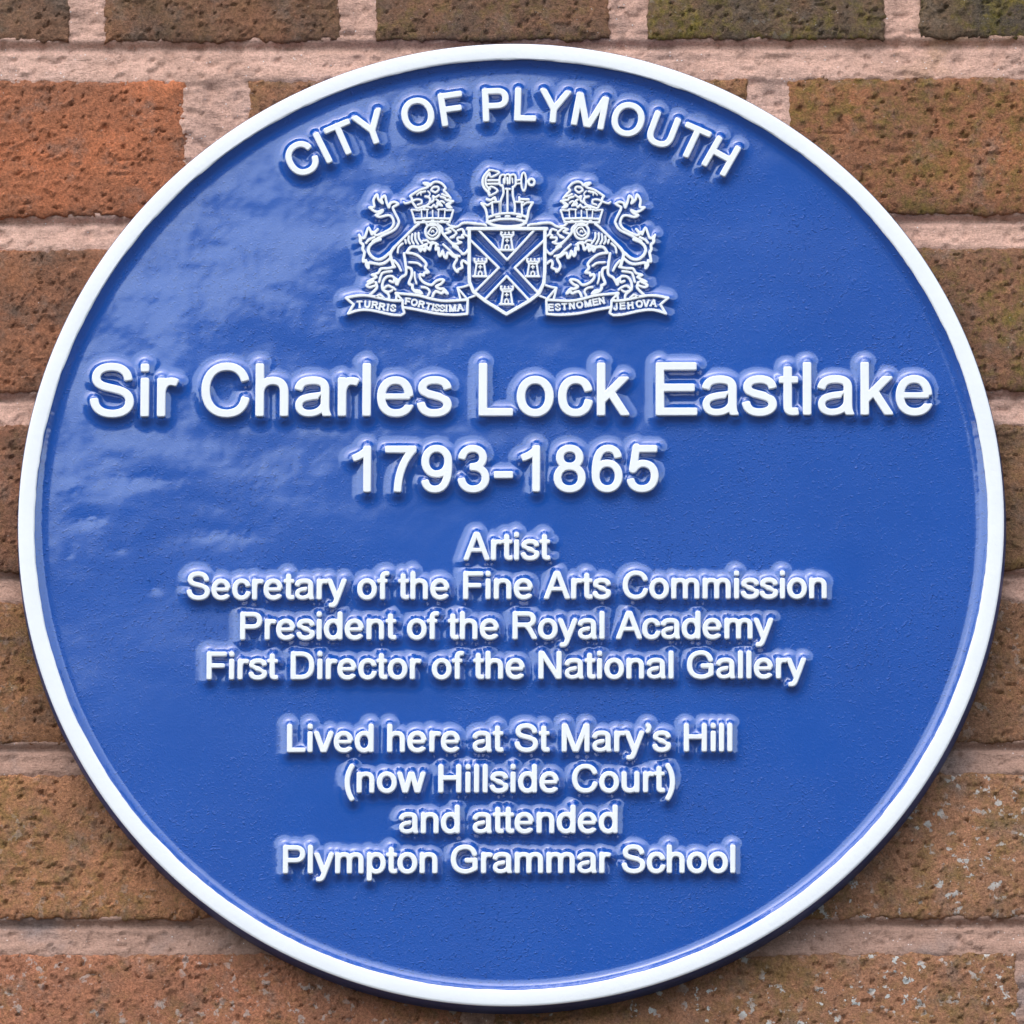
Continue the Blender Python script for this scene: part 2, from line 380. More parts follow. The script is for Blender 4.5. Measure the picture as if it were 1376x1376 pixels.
G = {  # advance, [(path, flags)]   flags: s/e = extend that end and cut it level, t = thin, S/Eflags as above
'S': (667, [('M 556 505 C 546 628 455 686 325 686 C 195 686 118 625 118 535 C 118 435 215 412 335 385 C 470 354 577 325 577 200 C 577 95 485 30 345 30 C 190 30 98 105 91 236', '')]),
'i': (222, [('M 112 0 L 112 519', ''), ('M 112 628 L 112 716', '')]),
'r': (333, [('M 112 0 L 112 519', ''), ('M 112 290 C 112 420 165 480 235 480 C 268 480 295 474 322 461', '')]),
'C': (722, [('M 635 492 C 605 620 510 687 385 687 C 215 687 98 560 98 360 C 98 150 215 29 388 29 C 525 29 615 105 642 248', '')]),
'h': (556, [('M 110 0 L 110 716', ''), ('M 110 300 C 110 420 180 487 285 487 C 390 487 443 435 443 325 L 443 0', '')]),
'a': (556, [('M 80 365 C 95 450 150 489 275 489 C 395 489 440 450 440 370 L 440 170 C 440 80 446 40 470 0', 'e'), ('M 440 300 C 380 268 280 275 200 253 C 120 235 84 195 84 145 C 84 75 135 29 225 29 C 350 29 440 100 440 220', 't')]),
'l': (222, [('M 111 0 L 111 716', '')]),
'e': (556, [('M 90 262 L 468 262', 'T'), ('M 466 250 C 462 405 395 489 280 489 C 160 489 85 400 85 257 C 85 110 165 28 285 28 C 385 28 445 75 476 160', '')]),
's': (500, [('M 428 372 C 413 455 355 490 250 490 C 150 490 85 450 85 383 C 85 315 150 300 250 275 C 355 248 428 225 428 140 C 428 70 350 28 250 28 C 140 28 80 75 66 167', '')]),
'L': (556, [('M 125 0 L 125 716', ''), ('M 125 42 L 522 42', '')]),
'o': (556, [('E 277 259 194 231', '')]),
'c': (500, [('M 440 338 C 420 440 360 490 270 490 C 155 490 85 400 85 257 C 85 110 155 28 268 28 C 365 28 430 90 446 202', '')]),
'k': (500, [('M 110 0 L 110 716', ''), ('M 424 519 L 120 205', 's'), ('M 235 320 L 438 0', 'e')]),
'E': (667, [('M 126 0 L 126 716', ''), ('M 126 674 L 612 674', ''), ('M 126 377 L 587 377', ''), ('M 126 42 L 622 42', '')]),
't': (278, [('M 128 655 L 128 120 C 128 60 150 38 200 38 C 225 38 245 40 263 44', ''), ('M 20 482 L 258 482', 't')]),
'1': (556, [('M 327 0 L 327 716', ''), ('M 330 670 C 285 610 205 560 112 530', '')]),
'7': (556, [('M 48 672 L 508 672', ''), ('M 462 655 C 350 530 240 330 230 0', '')]),
'9': (556, [('E 268 478 180 205', ''), ('M 448 478 C 458 230 415 28 245 28 C 160 28 100 75 86 165', '')]),
'3': (556, [('M 86 525 C 105 630 170 680 262 680 C 360 680 420 615 420 535 C 420 440 350 387 225 387', ''), ('M 225 387 C 380 387 460 320 460 208 C 460 100 375 29 265 29 C 165 29 95 90 80 195', '')]),
'-': (333, [('M 32 260 L 301 260', '')]),
'8': (556, [('E 277 537 154 145', ''), ('E 277 210 190 182', '')]),
'6': (556, [('E 290 235 180 206', ''), ('M 110 235 C 100 480 140 680 305 680 C 385 680 448 630 458 540', '')]),
'5': (556, [('M 150 672 L 485 672', ''), ('M 172 700 L 118 340', 'r'), ('M 112 325 C 160 400 210 436 275 436 C 395 436 460 350 460 240 C 460 110 375 29 262 29 C 165 29 95 85 80 180', '')]),
'A': (667, [('M 50 0 L 318 716', 'se'), ('M 617 0 L 349 716', 'se'), ('M 165 257 L 500 257', 't')]),
'm': (833, [('M 110 0 L 110 519', ''), ('M 110 300 C 110 425 180 487 275 487 C 370 487 416 440 416 330 L 416 0', ''), ('M 416 300 C 416 425 485 487 580 487 C 675 487 722 440 722 335 L 722 0', '')]),
'd': (556, [('M 446 0 L 446 716', ''), ('E 264 259 180 231', '')]),
'P': (667, [('M 124 0 L 124 716', ''), ('M 124 674 L 390 674 C 510 674 573 610 573 508 C 573 400 510 335 380 335 L 124 335', '')]),
'F': (611, [('M 128 0 L 128 716', ''), ('M 128 674 L 572 674', ''), ('M 128 358 L 520 358', '')]),
'n': (556, [('M 110 0 L 110 519', ''), ('M 110 300 C 110 420 180 487 285 487 C 390 487 443 435 443 325 L 443 0', '')]),
'y': (500, [('M 52 519 L 250 10', 's'), ('M 448 519 L 258 0 C 215 -120 195 -172 130 -172 C 105 -172 85 -170 66 -164', 's')]),
'f': (278, [('M 133 0 L 133 570 C 133 650 165 684 225 684 C 250 684 270 682 288 678', ''), ('M 12 482 L 245 482', 't')]),
'R': (722, [('M 128 0 L 128 716', ''), ('M 128 674 L 440 674 C 560 674 612 615 612 525 C 612 430 550 368 425 368 L 128 368', ''), ('M 395 365 C 490 330 540 200 650 0', 'e')]),
'D': (722, [('M 128 0 L 128 716', ''), ('M 128 674 L 330 674 C 530 674 620 560 620 360 C 620 150 520 42 325 42 L 128 42', '')]),
'N': (722, [('M 122 0 L 122 716', ''), ('M 598 0 L 598 716', ''), ('M 132 716 L 588 0', 'se')]),
'G': (778, [('M 652 500 C 615 630 530 687 410 687 C 210 687 98 560 98 358 C 98 150 220 29 412 29 C 510 29 590 65 665 122', 'r'), ('M 668 110 L 668 340', 'r'), ('M 415 332 L 708 332', '')]),
'O': (778, [('E 389 358 294 330', '')]),
'T': (611, [('M 306 0 L 306 700', ''), ('M 22 674 L 590 674', '')]),
'Y': (667, [('M 334 0 L 334 300', ''), ('M 57 716 L 334 290', 's'), ('M 611 716 L 334 290', 's')]),
'M': (833, [('M 118 0 L 118 716', ''), ('M 715 0 L 715 716', ''), ('M 135 716 L 406 0', 'se'), ('M 698 716 L 427 0', 'se')]),
'U': (722, [('M 124 716 L 124 290 C 124 110 200 32 360 32 C 520 32 598 115 598 290 L 598 716', '')]),
'H': (722, [('M 126 0 L 126 716', ''), ('M 596 0 L 596 716', ''), ('M 126 380 L 596 380', '')]),
'I': (278, [('M 139 0 L 139 716', '')]),
'v': (500, [('M 54 519 L 238 0', 'se'), ('M 446 519 L 262 0', 'se')]),
'w': (722, [('M 50 519 L 195 0', 'se'), ('M 347 519 L 207 0', 'se'), ('M 375 519 L 515 0', 'se'), ('M 672 519 L 527 0', 'se')]),
'p': (556, [('M 110 -199 L 110 519', ''), ('E 292 259 180 231', '')]),
'u': (556, [('M 446 0 L 446 519', ''), ('M 110 519 L 110 195 C 110 85 160 31 265 31 C 375 31 446 100 446 215', '')]),
'(': (333, [('M 275 727 C 85 480 85 50 275 -205', '')]),
')': (333, [('M 58 727 C 248 480 248 50 58 -205', '')]),
'’': (222, [('M 111 716 L 111 650', ''), ('M 136 680 C 146 600 128 545 72 515', 't')]),
'J': (500, [('M 370 716 L 370 190 C 370 80 310 29 220 29 C 130 29 75 85 70 190', '')]),
'V': (667, [('M 55 716 L 318 0', 'se'), ('M 612 716 L 349 0', 'se')]),
}
def seg_dist(X, Y, a, b_):
    ax, ay = a; dx, dy = b_[0]-ax, b_[1]-ay; L = dx*dx+dy*dy
    if L == 0: return np.hypot(X-ax, Y-ay)
    t_ = np.clip(((X-ax)*dx+(Y-ay)*dy)/L, 0, 1)
    return np.hypot(X-ax-t_*dx, Y-ay-t_*dy)
class Field:
    def __init__(s, x0, x1, y0, y1, st):
        s.xs = np.arange(x0, x1+st, st); s.ys = np.arange(y0, y1+st, st); s.st = st
        s.X, s.Y = np.meshgrid(s.xs, s.ys); s.D = np.full(s.X.shape, 99.0)
    def win(s, pts, m_):
        p = np.array(pts); x0, y0 = p.min(0)-m_; x1, y1 = p.max(0)+m_
        i0, i1 = np.searchsorted(s.xs, (x0, x1)); j0, j1 = np.searchsorted(s.ys, (y0, y1))
        return slice(max(j0, 0), min(j1+1, len(s.ys))), slice(max(i0, 0), min(i1+1, len(s.xs)))
    def stroke(s, pts, w_, m_=None, asp=1.0, ends='', ext=0.0, cuts=True):
        """asp < 1 makes the pen flatter than wide; ends: b = butt (default), r = round"""
        m_ = m_ or w_*2.2
        W = s.win(pts, m_)
        sub = np.full(s.D[W].shape, 99.0); X = s.X[W]; Y = s.Y[W]
        if sub.size == 0: return
        P = list(pts); closed = math.dist(P[0], P[-1]) < 1e-6
        PP = list(P)
        def dirn(a, b_):
            l = math.dist(a, b_); return ((b_[0]-a[0])/l, (b_[1]-a[1])/l)
        lev = []
        if 's' in ends:
            d = dirn(P[1], P[0]); PP[0] = (P[0][0]+d[0]*w_, P[0][1]+d[1]*w_); lev.append((P[0], d))
        if 'e' in ends:
            d = dirn(P[-2], P[-1]); PP[-1] = (P[-1][0]+d[0]*w_, P[-1][1]+d[1]*w_); lev.append((P[-1], d))
        bl = []
        if not closed and cuts and 'r' not in ends:
            if 's' not in ends:
                d = dirn(P[1], P[0]); PP[0] = (P[0][0]+d[0]*ext, P[0][1]+d[1]*ext); bl.append((P[0], d))
            if 'e' not in ends:
                d = dirn(P[-2], P[-1]); PP[-1] = (P[-1][0]+d[0]*ext, P[-1][1]+d[1]*ext); bl.append((P[-1], d))
        for a, b_ in zip(PP[:-1], PP[1:]):
            j, i = s.win((a, b_), m_)
            j = slice(max(j.start-W[0].start, 0), max(j.stop-W[0].start, 0)); i = slice(max(i.start-W[1].start, 0), max(i.stop-W[1].start, 0))
            dd = seg_dist(X[j, i], Y[j, i]/asp, (a[0], a[1]/asp), (b_[0], b_[1]/asp))-w_/2
            sub[j, i] = np.minimum(sub[j, i], dd)
        for (p, d) in bl:
            near = np.hypot(X-p[0], Y-p[1]) < ext+w_*.85
            pl = (X-p[0])*d[0]+(Y-p[1])*d[1]-ext
            sub = np.where(near, np.maximum(sub, pl), sub)
        for (p, d) in lev:
            near = np.hypot(X-p[0], Y-p[1]) < ext+w_*2.4
            pl = (Y-p[1])*(1 if d[1] > 0 else -1)-ext
            sub = np.where(near, np.maximum(sub, pl), sub)
        s.D[W] = np.minimum(s.D[W], sub)
    def blur(s, sig):
        n = max(1, int(2.5*sig/s.st)); k = np.exp(-.5*(np.arange(-n, n+1)*s.st/sig)**2); k /= k.sum()
        D = np.clip(s.D, -3, 3)
        for ax in (0, 1):
            P = np.pad(D, [(n, n) if a == ax else (0, 0) for a in (0, 1)], mode='edge')
            D = sum(k[q]*(P[q:q+D.shape[0], :] if ax == 0 else P[:, q:q+D.shape[1]]) for q in range(2*n+1))
        s.D = D
    def contours(s, lvl=0.0):
        D = s.D-lvl; D = np.where(D == 0, 1e-9, D); nj, ni = D.shape
        ins = D < 0
        code = ins[:-1, :-1]*1+ins[:-1, 1:]*2+ins[1:, 1:]*4+ins[1:, :-1]*8
        nxt = {}
        def ex(kind, j, i):
            if kind == 'b': a, b_ = D[j, i], D[j, i+1]; return ('h', j, i)
            if kind == 't': return ('h', j+1, i)
            if kind == 'l': return ('v', j, i)
            return ('v', j, i+1)
        T_ = {1: ['bl'], 2: ['rb'], 3: ['rl'], 4: ['tr'], 5: ['bl', 'tr'], 6: ['tb'], 7: ['tl'], 8: ['lt'], 9: ['bt'], 10: ['rb', 'lt'], 11: ['rt'], 12: ['lr'], 13: ['br'], 14: ['lb']}
        for j, i in zip(*np.nonzero((code > 0) & (code < 15))):
            for a in T_[int(code[j, i])]:
                nxt[ex(a[0], j, i)] = ex(a[1], j, i)
        def pt(k):
            q, j, i = k
            if q == 'h':
                a, b_ = D[j, i], D[j, i+1]; return (s.xs[i]+s.st*a/(a-b_), s.ys[j])
            a, b_ = D[j, i], D[j+1, i]; return (s.xs[i], s.ys[j]+s.st*a/(a-b_))
        loops = []
        while nxt:
            k0 = next(iter(nxt)); k = k0; L = []
            while k in nxt:
                L.append(pt(k)); k = nxt.pop(k)
            if len(L) > 5: loops.append(np.array(L))
        return loops
def rdp(P, eps):
    keep = np.zeros(len(P), bool); keep[0] = keep[-1] = True; stack = [(0, len(P)-1)]
    while stack:
        a, b_ = stack.pop()
        if b_-a < 2: continue
        d = P[b_]-P[a]; l = np.hypot(*d); q = P[a+1:b_]-P[a]
        dist = abs(d[0]*q[:, 1]-d[1]*q[:, 0])/l if l > 1e-9 else np.hypot(q[:, 0], q[:, 1])
        k = int(dist.argmax())
        if dist[k] > eps: keep[a+1+k] = True; stack += [(a, a+1+k), (a+1+k, b_)]
    return P[keep]
def cast_mesh(name, field, sig, h0, h1, bev, material, eps=.012):
    """outline of the field raised from h0 to h1 (mm above the wall) with rounded edges"""
    field.blur(sig)
    loops = field.contours(-bev)
    cu = bpy.data.curves.new('tmp', 'CURVE'); cu.dimensions = '2D'; cu.fill_mode = 'BOTH'
    for L in loops:
        h = len(L)//2
        P = np.vstack([rdp(L[:h+1], eps)[:-1], rdp(np.vstack([L[h:], L[:1]]), eps)[:-1]])
        if len(P) < 4: continue
        sp_ = cu.splines.new('POLY'); sp_.points.add(len(P)-1)
        sp_.points.foreach_set('co', np.hstack([P, np.zeros((len(P), 1)), np.ones((len(P), 1))]).astype(np.float32).ravel())
        sp_.use_cyclic_u = True
    half = (h1-h0)/2
    cu.extrude = half-bev; cu.bevel_depth = bev; cu.bevel_resolution = 2
    ob = bpy.data.objects.new('tmp', cu); col.objects.link(ob)
    dg = bpy.context.evaluated_depsgraph_get(); me = bpy.data.meshes.new_from_object(ob.evaluated_get(dg))
    bpy.data.objects.remove(ob); bpy.data.curves.remove(cu)
    n = len(me.vertices); co = np.empty(n*3, np.float32); me.vertices.foreach_get('co', co); co = co.reshape(-1, 3)
    out = np.stack([co[:, 0], -(co[:, 2]+(h0+h1)/2), co[:, 1]], -1)*MM
    me.vertices.foreach_set('co', out.astype(np.float32).ravel())
    me.name = name; me.materials.clear(); me.materials.append(material)
    me.polygons.foreach_set('use_smooth', np.ones(len(me.polygons), bool))
    me.update()
    if hasattr(me, 'set_sharp_from_angle'): me.set_sharp_from_angle(angle=R(50))
    return me

# ------------------------------------------------------------------ the plaque
FACE, HALO, LTOP, RIMTOP = 9.5, 2.0, 13.05, 13.6
RAD, RIN = 198.65, 192.0
PCX, PCY = -.14, 1.04          # centre of the disc, measured against its lettering
plaque = empty('wall_plaque', 'round blue cast metal wall plaque with white raised lettering, coat of arms and rim', 'plaque', (0, 0, PZ))
face = Field(-RIN-3, RIN+3, -RIN-3, RIN+3, .43)
def face_stroke(pts, w_):
    face.stroke(pts, w_, m_=7.5, cuts=False)

glyph_cache = {}
def glyph(ch, em, wd, asp, sig, serif=False, h0=FACE+.6, h1=LTOP, bev=.35):
    key = (ch, round(em, 3), round(wd, 4), serif)
    adv, strokes = G[ch]
    s = em/1000; wmm = wd*em; ext = max(0, (wd-.09)/2*em)
    S = []
    for p, fl in strokes:
        pts = [(x*s, y*s) for x, y in path(p)]
        wf = .86 if 't' in fl else (.74 if 'T' in fl else 1)
        S.append((pts, wmm*wf, fl.replace('t', '').replace('T', '')))
    if serif:
        for pts, wm, fl in list(S):
            for q, nb in ((pts[0], pts[1]), (pts[-1], pts[-2])):
                if min(abs(q[1]), abs(q[1]-.716*em)) < .03*em and abs(q[1]-nb[1]) > 1.2*abs(q[0]-nb[0]) and len(pts) < 12:
                    sg = 1 if q[1] < .3*em else -1; yy = q[1]+sg*wm*.2
                    S.append(([(q[0]-.11*em, yy), (q[0]+.11*em, yy)], wm*.5, 'r'))
    if key not in glyph_cache:
        allp = np.array([q for pts, _, _ in S for q in pts]); mg = wmm*1.3
        x0, y0 = allp.min(0)-mg; x1, y1 = allp.max(0)+mg
        F_ = Field(x0, x1, y0, y1, .1 if em < 20 else .15)
        for pts, wm, fl in S: F_.stroke(pts, wm, asp=asp, ends=fl, ext=ext)
        ink = np.where((F_.D < 0).any(0))[0]
        me = cast_mesh('letter', F_, sig, h0, h1, bev, white)
        glyph_cache[key] = (me, F_.xs[ink[0]], F_.xs[ink[-1]])
    return glyph_cache[key], S
def place_letter(ch, em, wd, asp, sig, x, y, ang=0, parent=plaque, **kw):
    (me, a, b_), S = glyph(ch, em, wd, asp, sig, **kw)
    o = bpy.data.objects.new('letter', me); link(o, parent)
    o.location = (x*MM, 0, y*MM); o.rotation_euler = (0, -ang, 0)
    ca, sa = math.cos(ang), math.sin(ang)
    for pts, wm, fl in S:
        face_stroke([(x+ca*u-sa*v, y+sa*u+ca*v) for u, v in pts], wm)
    return o
def text_line(s, px0, px1, pbase, em, wd, asp, sig, **kw):
    (x0, y0), (x1, _) = at(px0, pbase), at(px1, pbase)
    adv = [G[c_][0] if c_ != ' ' else 278 for c_ in s]
    (m0, a0, _), _s = glyph(s[0], em, wd, asp, sig, **kw); (m1, _, b1), _s = glyph(s[-1], em, wd, asp, sig, **kw)
    nat = sum(adv[:-1])*em/1000+b1-a0                      # ink width at zero tracking
    tr = ((x1-x0)-nat)/(len(s)-1)
    x = x0-a0
    for c_, a in zip(s, adv):
        if c_ != ' ': place_letter(c_, em, wd, asp, sig, x, y0+(1 if wd > 0 else 0)*max(0, (wd-.09)/2*em), 0, **kw)
        x += a*em/1000+tr
PXMM = .30165
E1, E2, E3, E4 = 98.5*PXMM, 85.5*PXMM, 50.3*PXMM, 50.6*PXMM
text_line('Sir Charles Lock Eastlake', 120.5, 1253.5, 560, E1, .116, .95, .22)
text_line('1793-1865', 472, 885, 661.3, E2, .122, .95, .22)
small = [('Artist', 622, 740, 752.8), ('Secretary of the Fine Arts Commission', 250.5, 1111, 806), ('President of the Royal Academy', 322.5, 1040, 859.8),
         ('First Director of the National Gallery', 277.5, 1084, 913.3), ('Lived here at St Mary’s Hill', 385.5, 984, 1011),
         ('(now Hillside Court)', 463, 907, 1065.5), ('and attended', 535.5, 830, 1120), ('Plympton Grammar School', 380, 988, 1174)]
for s_, a, b_, y in small:
    text_line(s_, a, b_, y, E3 if y < 950 else E4, .138, .90, .2)
# arc of text round the top, concentric with the disc
em = 60.5*PXMM; s_ = 'CITY OF PLYMOUTH'; rad = at(686.5, 161)[1]
adv = [G[c_][0] if c_ != ' ' else 278 for c_ in s_]
k_ = 62.7*PXMM/1000
cen = [sum(adv[:i])+adv[i]/2 for i in range(len(s_))]
for c_, cc_, a in zip(s_, cen, adv):
    if c_ == ' ': continue
    ang = -R(-26.2)-(cc_-cen[1])*k_/rad
    x = -math.sin(ang)*rad-math.cos(ang)*a/2*em/1000; y = math.cos(ang)*rad-math.sin(ang)*a/2*em/1000
    place_letter(c_, em, .142, .97, .2, x, y, ang)

# ------------------------------------------------------------------ coat of arms, drawn as raised lines
CR = {'A': (460, 230, 13.76), 'B': (530, 230, 12.51), 'C': (460, 320, 12.51), 'D': (530, 320, 12.51), 'E': (620, 215, 11.467), 'F': (620, 295, 10.19), 'H': (790, 320, 11.467), 'K': (440, 200, 2.752)}
def tr(crop, pts, mirror=False):
    ox, oy, s = CR[crop]; out = []
    for x, y in pts:
        px, py = ox+x/s, oy+y/s
        if mirror: px = 2*681.3-px
        out.append(at(px, py))
    return out
def P(s): v = [float(q) for q in s.replace(',', ' ').split()]; return list(zip(v[::2], v[1::2]))
def smooth(pts):
    """one corner-keeping subdivision of a traced line: Catmull-Rom through the points"""
    if len(pts) < 3: return pts
    closed = math.dist(pts[0], pts[-1]) < 1e-6
    p = [np.array(q) for q in pts]; out = [tuple(p[0])]
    for i in range(len(p)-1):
        a = p[i-1] if i > 0 else (p[-2] if closed else p[0]); d = p[i+2] if i+2 < len(p) else (p[1] if closed else p[-1])
        b_, c_ = p[i], p[i+1]
        for t_ in (.34, .67, 1):
            q = .5*((2*b_)+(-a+c_)*t_+(2*a-5*b_+4*c_-d)*t_**2+(-a+3*b_-3*c_+d)*t_**3); out.append(tuple(q))
    return out
def relief(name, items, parent, mirror=False, sig=.12, st=.09, h1=12.7, raw=False):
    """items: (crop, 'points', width px)"""
    L = []
    for it in items:
        crop, s, wpx = it[:3]
        pts = tr(crop, P(s), mirror)
        if not (len(it) > 3): pts = smooth(pts)
        L.append((pts, wpx*PXMM*(1.1 if wpx >= 2.4 else 1.0)))
    allp = np.array([q for pts, _ in L for q in pts]); x0, y0 = allp.min(0)-1.5; x1, y1 = allp.max(0)+1.5
    F_ = Field(x0, x1, y0, y1, st)
    for pts, w_ in L:
        F_.stroke(pts, w_, ends='r'); face_stroke(pts, w_)
    me = cast_mesh(name, F_, sig, FACE+.6, h1, .16, white, eps=.015)
    o = bpy.data.objects.new(name, me); link(o, parent)
    return o
W1, W2, W3 = 3.2, 2.5, 1.7
lion_body = [
 ('A', '500 665 590 650 575 530 640 425 665 515 745 590 722 510 785 448 815 560 860 665 885 590 960 562 1035 602 945 655 945 710 1030 880 1040 960 960 1080 760 1180 560 1290', 3.0),
 ('C', '640 15 530 60 455 130 440 220 500 310 600 355 700 320 800 235', 3.6),
 ('A', '500 665 570 720 650 748 750 712 700 775 618 808 700 842 850 808 920 850 952 950 910 1040 800 1112 650 1178 590 1150 655 1065', 3.0),
 ('A', '600 1165 555 1120 545 1165 490 1040 445 1130 410 1225 345 1225 308 1172 345 1270', 3.0),
 ('C', '300 0 300 60 350 110 340 180 372 240 355 320 352 390 398 372 400 445 438 500 438 425 470 408 620 432 720 405 800 340', 3.4),
 ('A', '440 1320 490 1262 590 1218', 3.0),
 # head
 ('B', '262 412 420 312 565 258 490 195 565 198 600 238 650 185 720 172 800 205 862 280 830 318 885 375 945 450', 2.8),
 ('B', '262 412 292 450 300 510 345 575 380 618 470 595 560 560 600 500 585 440 520 420', 2.8),
 ('B', '155 512 190 538 290 505 370 470 450 482 455 535 390 560', 2.4),
 ('B', '375 395 430 350 445 395', 2.2), ('B', '440 350 520 335', 2.6),
 ('B', '620 312 650 268 725 258 745 305 690 352 640 330 620 312', 2.6),
 ('B', '745 400 690 435 650 415 660 480 610 520 600 470', 2.6),
 ('B', '775 425 850 445 870 480 990 500 890 545 960 610 900 600 870 560', 2.6),
 ('B', '490 620 540 590 620 610 660 560 700 605 735 560 800 575 760 520 800 500 840 530', 2.4),
 ('B', '700 470 740 500 715 540 770 555', 2.4), ('B', '800 380 850 405 900 420', 2.4), ('B', '560 330 600 375 580 420', 2.0), ('B', '905 470 955 520 915 560', 2.4),
 # back, ribs, belly
 ('B', '410 885 340 935 100 1170 0 1270', 3.2), ('C', '876 144 840 190 808 260 828 360 862 462', 3.8),
 ('C', '1015 85 945 150 930 240', 2.6), ('C', '870 370 940 450 985 540', 3.0),
 ('B', '180 1150 195 1205', 2.6), ('B', '240 1090 235 1165 262 1215', 2.6), ('B', '300 1055 290 1145 325 1218', 2.6), ('B', '352 1040 352 1140 398 1222', 2.6), ('B', '408 1030 412 1125 468 1208', 2.6),
 ('B', '480 1165 550 1160 580 1200 650 1190 735 1230', 2.6),
 ('D', '205 238 280 142 420 145 540 100', 3.4),
 ('D', '400 150 440 212 470 165 512 210 530 135 592 190 622 95 700 85 695 190 742 160 742 255 770 295 812 212 832 295 872 328 900 240 990 300 1052 340 1000 440 1012 510 1060 562 1078 520 1140 490 1125 420 1155 372 1220 420', 3.2),
 ('D', '205 240 340 262 440 322 535 425 515 498 575 570 500 580 490 625 435 600 430 665 500 742 620 782 690 722 765 690 832 702 775 770 700 808 760 848 830 850 892 925 825 890 795 925 690 890 640 975', 3.2),
 ('D', '250 400 380 412 452 462', 2.8),
 ('D', '160 250 190 450 192 600 105 660 40 772 35 700', 3.2),
 ('D', '210 488 282 512 292 620 242 752 302 790 302 842 362 900 450 925', 3.4),
 ('D', '340 570 342 660 372 758', 2.4), ('D', '455 818 540 832 592 890 560 965', 2.8), ('D', '330 870 420 880 470 930', 2.6),
 # hind leg
 ('C', '885 478 760 502 650 508 600 582 495 612 575 650 425 728 525 722 408 782 455 820 545 795', 3.0),
 ('C', '830 550 690 572 650 622 620 732', 2.8), ('C', '560 740 580 830 470 942', 3.2),
 ('C', '795 715 860 735 870 660 810 632 730 655 675 750 672 840 690 870 775 940 785 1000', 3.0),
 ('C', '690 850 760 795 845 825 890 862', 2.8), ('C', '700 875 780 900 840 870', 2.6), ('C', '565 985 630 945 700 1000', 2.6), ('C', '870 660 920 700 900 760 925 775', 3.0),
 # foreleg and mane
 ('B', '740 900 800 955 812 1040 970 1210 1060 1272', 3.2), ('D', '985 130 1100 205 1150 262 1200 240 1235 190', 3.0),
 ('D', '820 100 930 200 1000 272 1095 300', 2.8),
 ('B', '880 865 930 912 1015 930 870 972 945 1010 820 1055', 2.6), ('B', '960 960 1045 1040 940 1112 1000 1100', 2.6),
 ('B', '1060 992 1140 970 1175 1040 1130 1080 1162 1112 1060 1115 1075 1175 1125 1192 1040 1218 960 1200', 2.6), ('B', '1150 990 1180 1060 1235 1090', 2.6),
 ('B', '1000 935 1070 920 1170 862 1370 872', 2.8), ('E', '190 975 330 985 380 1005', 2.6),
]
collar = [
 ('B', '285 642 330 790 345 860', 2.4, 1), ('B', '990 650 950 790 920 845', 2.4, 1), ('B', '285 642 400 655 430 650', 2.2, 1), ('B', '870 655 990 650', 2.2, 1),
 ('B', '330 798 640 785 945 795', 2.6, 1), ('B', '345 862 640 845 925 852', 2.8, 1),
 ('B', '430 640 570 640', 2.2, 1), ('B', '725 640 860 635', 2.2, 1), ('B', '452 650 462 790', 2.0, 1), ('B', '552 650 545 790', 2.0, 1), ('B', '742 650 738 790', 2.0, 1), ('B', '848 645 842 790', 2.0, 1),
 ('B', '642 650 642 785', 2.0, 1), ('B', '575 700 632 665', 1.3, 1), ('B', '578 740 632 708', 1.3, 1), ('B', '652 668 712 705', 1.3, 1), ('B', '652 712 712 745', 1.3, 1),
 ('B', '340 690 432 712', 1.3, 1), ('B', '352 738 432 752', 1.3, 1), ('B', '865 690 965 672', 1.3, 1), ('B', '862 732 950 718', 1.3, 1),
 ('B', '470 828 510 825', 2.0, 1), ('B', '620 820 662 820', 2.0, 1), ('B', '780 825 822 828', 2.0, 1)]
circ = lambda cx, cy, rx, ry, n=22: ' '.join('%g %g' % (cx+rx*math.cos(2*math.pi*k/n), cy+ry*math.sin(2*math.pi*k/n)) for k in range(n+1))
medal = [('B', circ(640, 1010, 122, 128), 3.0, 1), ('B', '535 880 575 905 690 905 735 880', 2.4), ('B', '560 1040 590 1000 625 945 690 950 722 1000 700 1050 630 1085 590 1060 560 1040', 2.2), ('B', '620 1020 650 990 660 1020', 2.0)]
lion = relief('lion', lion_body, plaque); lion['label'] = 'outlined lion supporter left of the shield, facing outward'
relief('crown_collar', collar, lion); relief('medallion', medal, lion)
lion2 = relief('lion', lion_body, plaque, mirror=True); lion2['label'] = 'outlined lion supporter right of the shield, facing outward'
relief('crown_collar', collar, lion2, True); relief('medallion', medal, lion2, True)

shield = relief('shield', [
 ('F', '85 122 1168 122', 4.2, 1), ('F', '108 122 106 700 110 850 165 985 330 1115 615 1292 930 1112 1062 1010 1130 860 1142 700 1144 122', 4.2, 1)], plaque, h1=12.9)
for s_ in ('235 140 625 548 1005 132', '118 272 512 655 185 985', '1140 272 728 655 1050 1000', '318 1092 620 770 932 1104'):
    relief('saltire_edge', [('F', s_, 2.9, 1)], shield)
for cx, cy in ((625, 290), (258, 652), (978, 652), (620, 1032)):
    def q(s): return ' '.join('%g %g' % (x-625+cx, y-290+cy) for x, y in P(s))
    relief('castle', [('F', q(s_), w_, 1) for s_, w_ in (
      ('530 412 715 412', 2.6), ('575 240 562 320 548 410', 2.4), ('678 240 690 320 703 410', 2.4), ('545 170 545 205 572 238 680 238 712 205 712 170', 2.4), ('545 170 562 170', 1.8), ('695 170 712 170', 1.8),
      ('550 208 705 208', 2.0), ('598 170 598 205', 2.0), ('652 170 652 205', 2.0), ('598 172 610 172', 1.6), ('640 172 652 172', 1.6),
      ('625 262 625 306', 1.9), ('604 284 646 284', 1.9), ('602 405 602 370 612 350 625 342 638 350 648 370 648 405', 2.0))], shield, sig=.08)

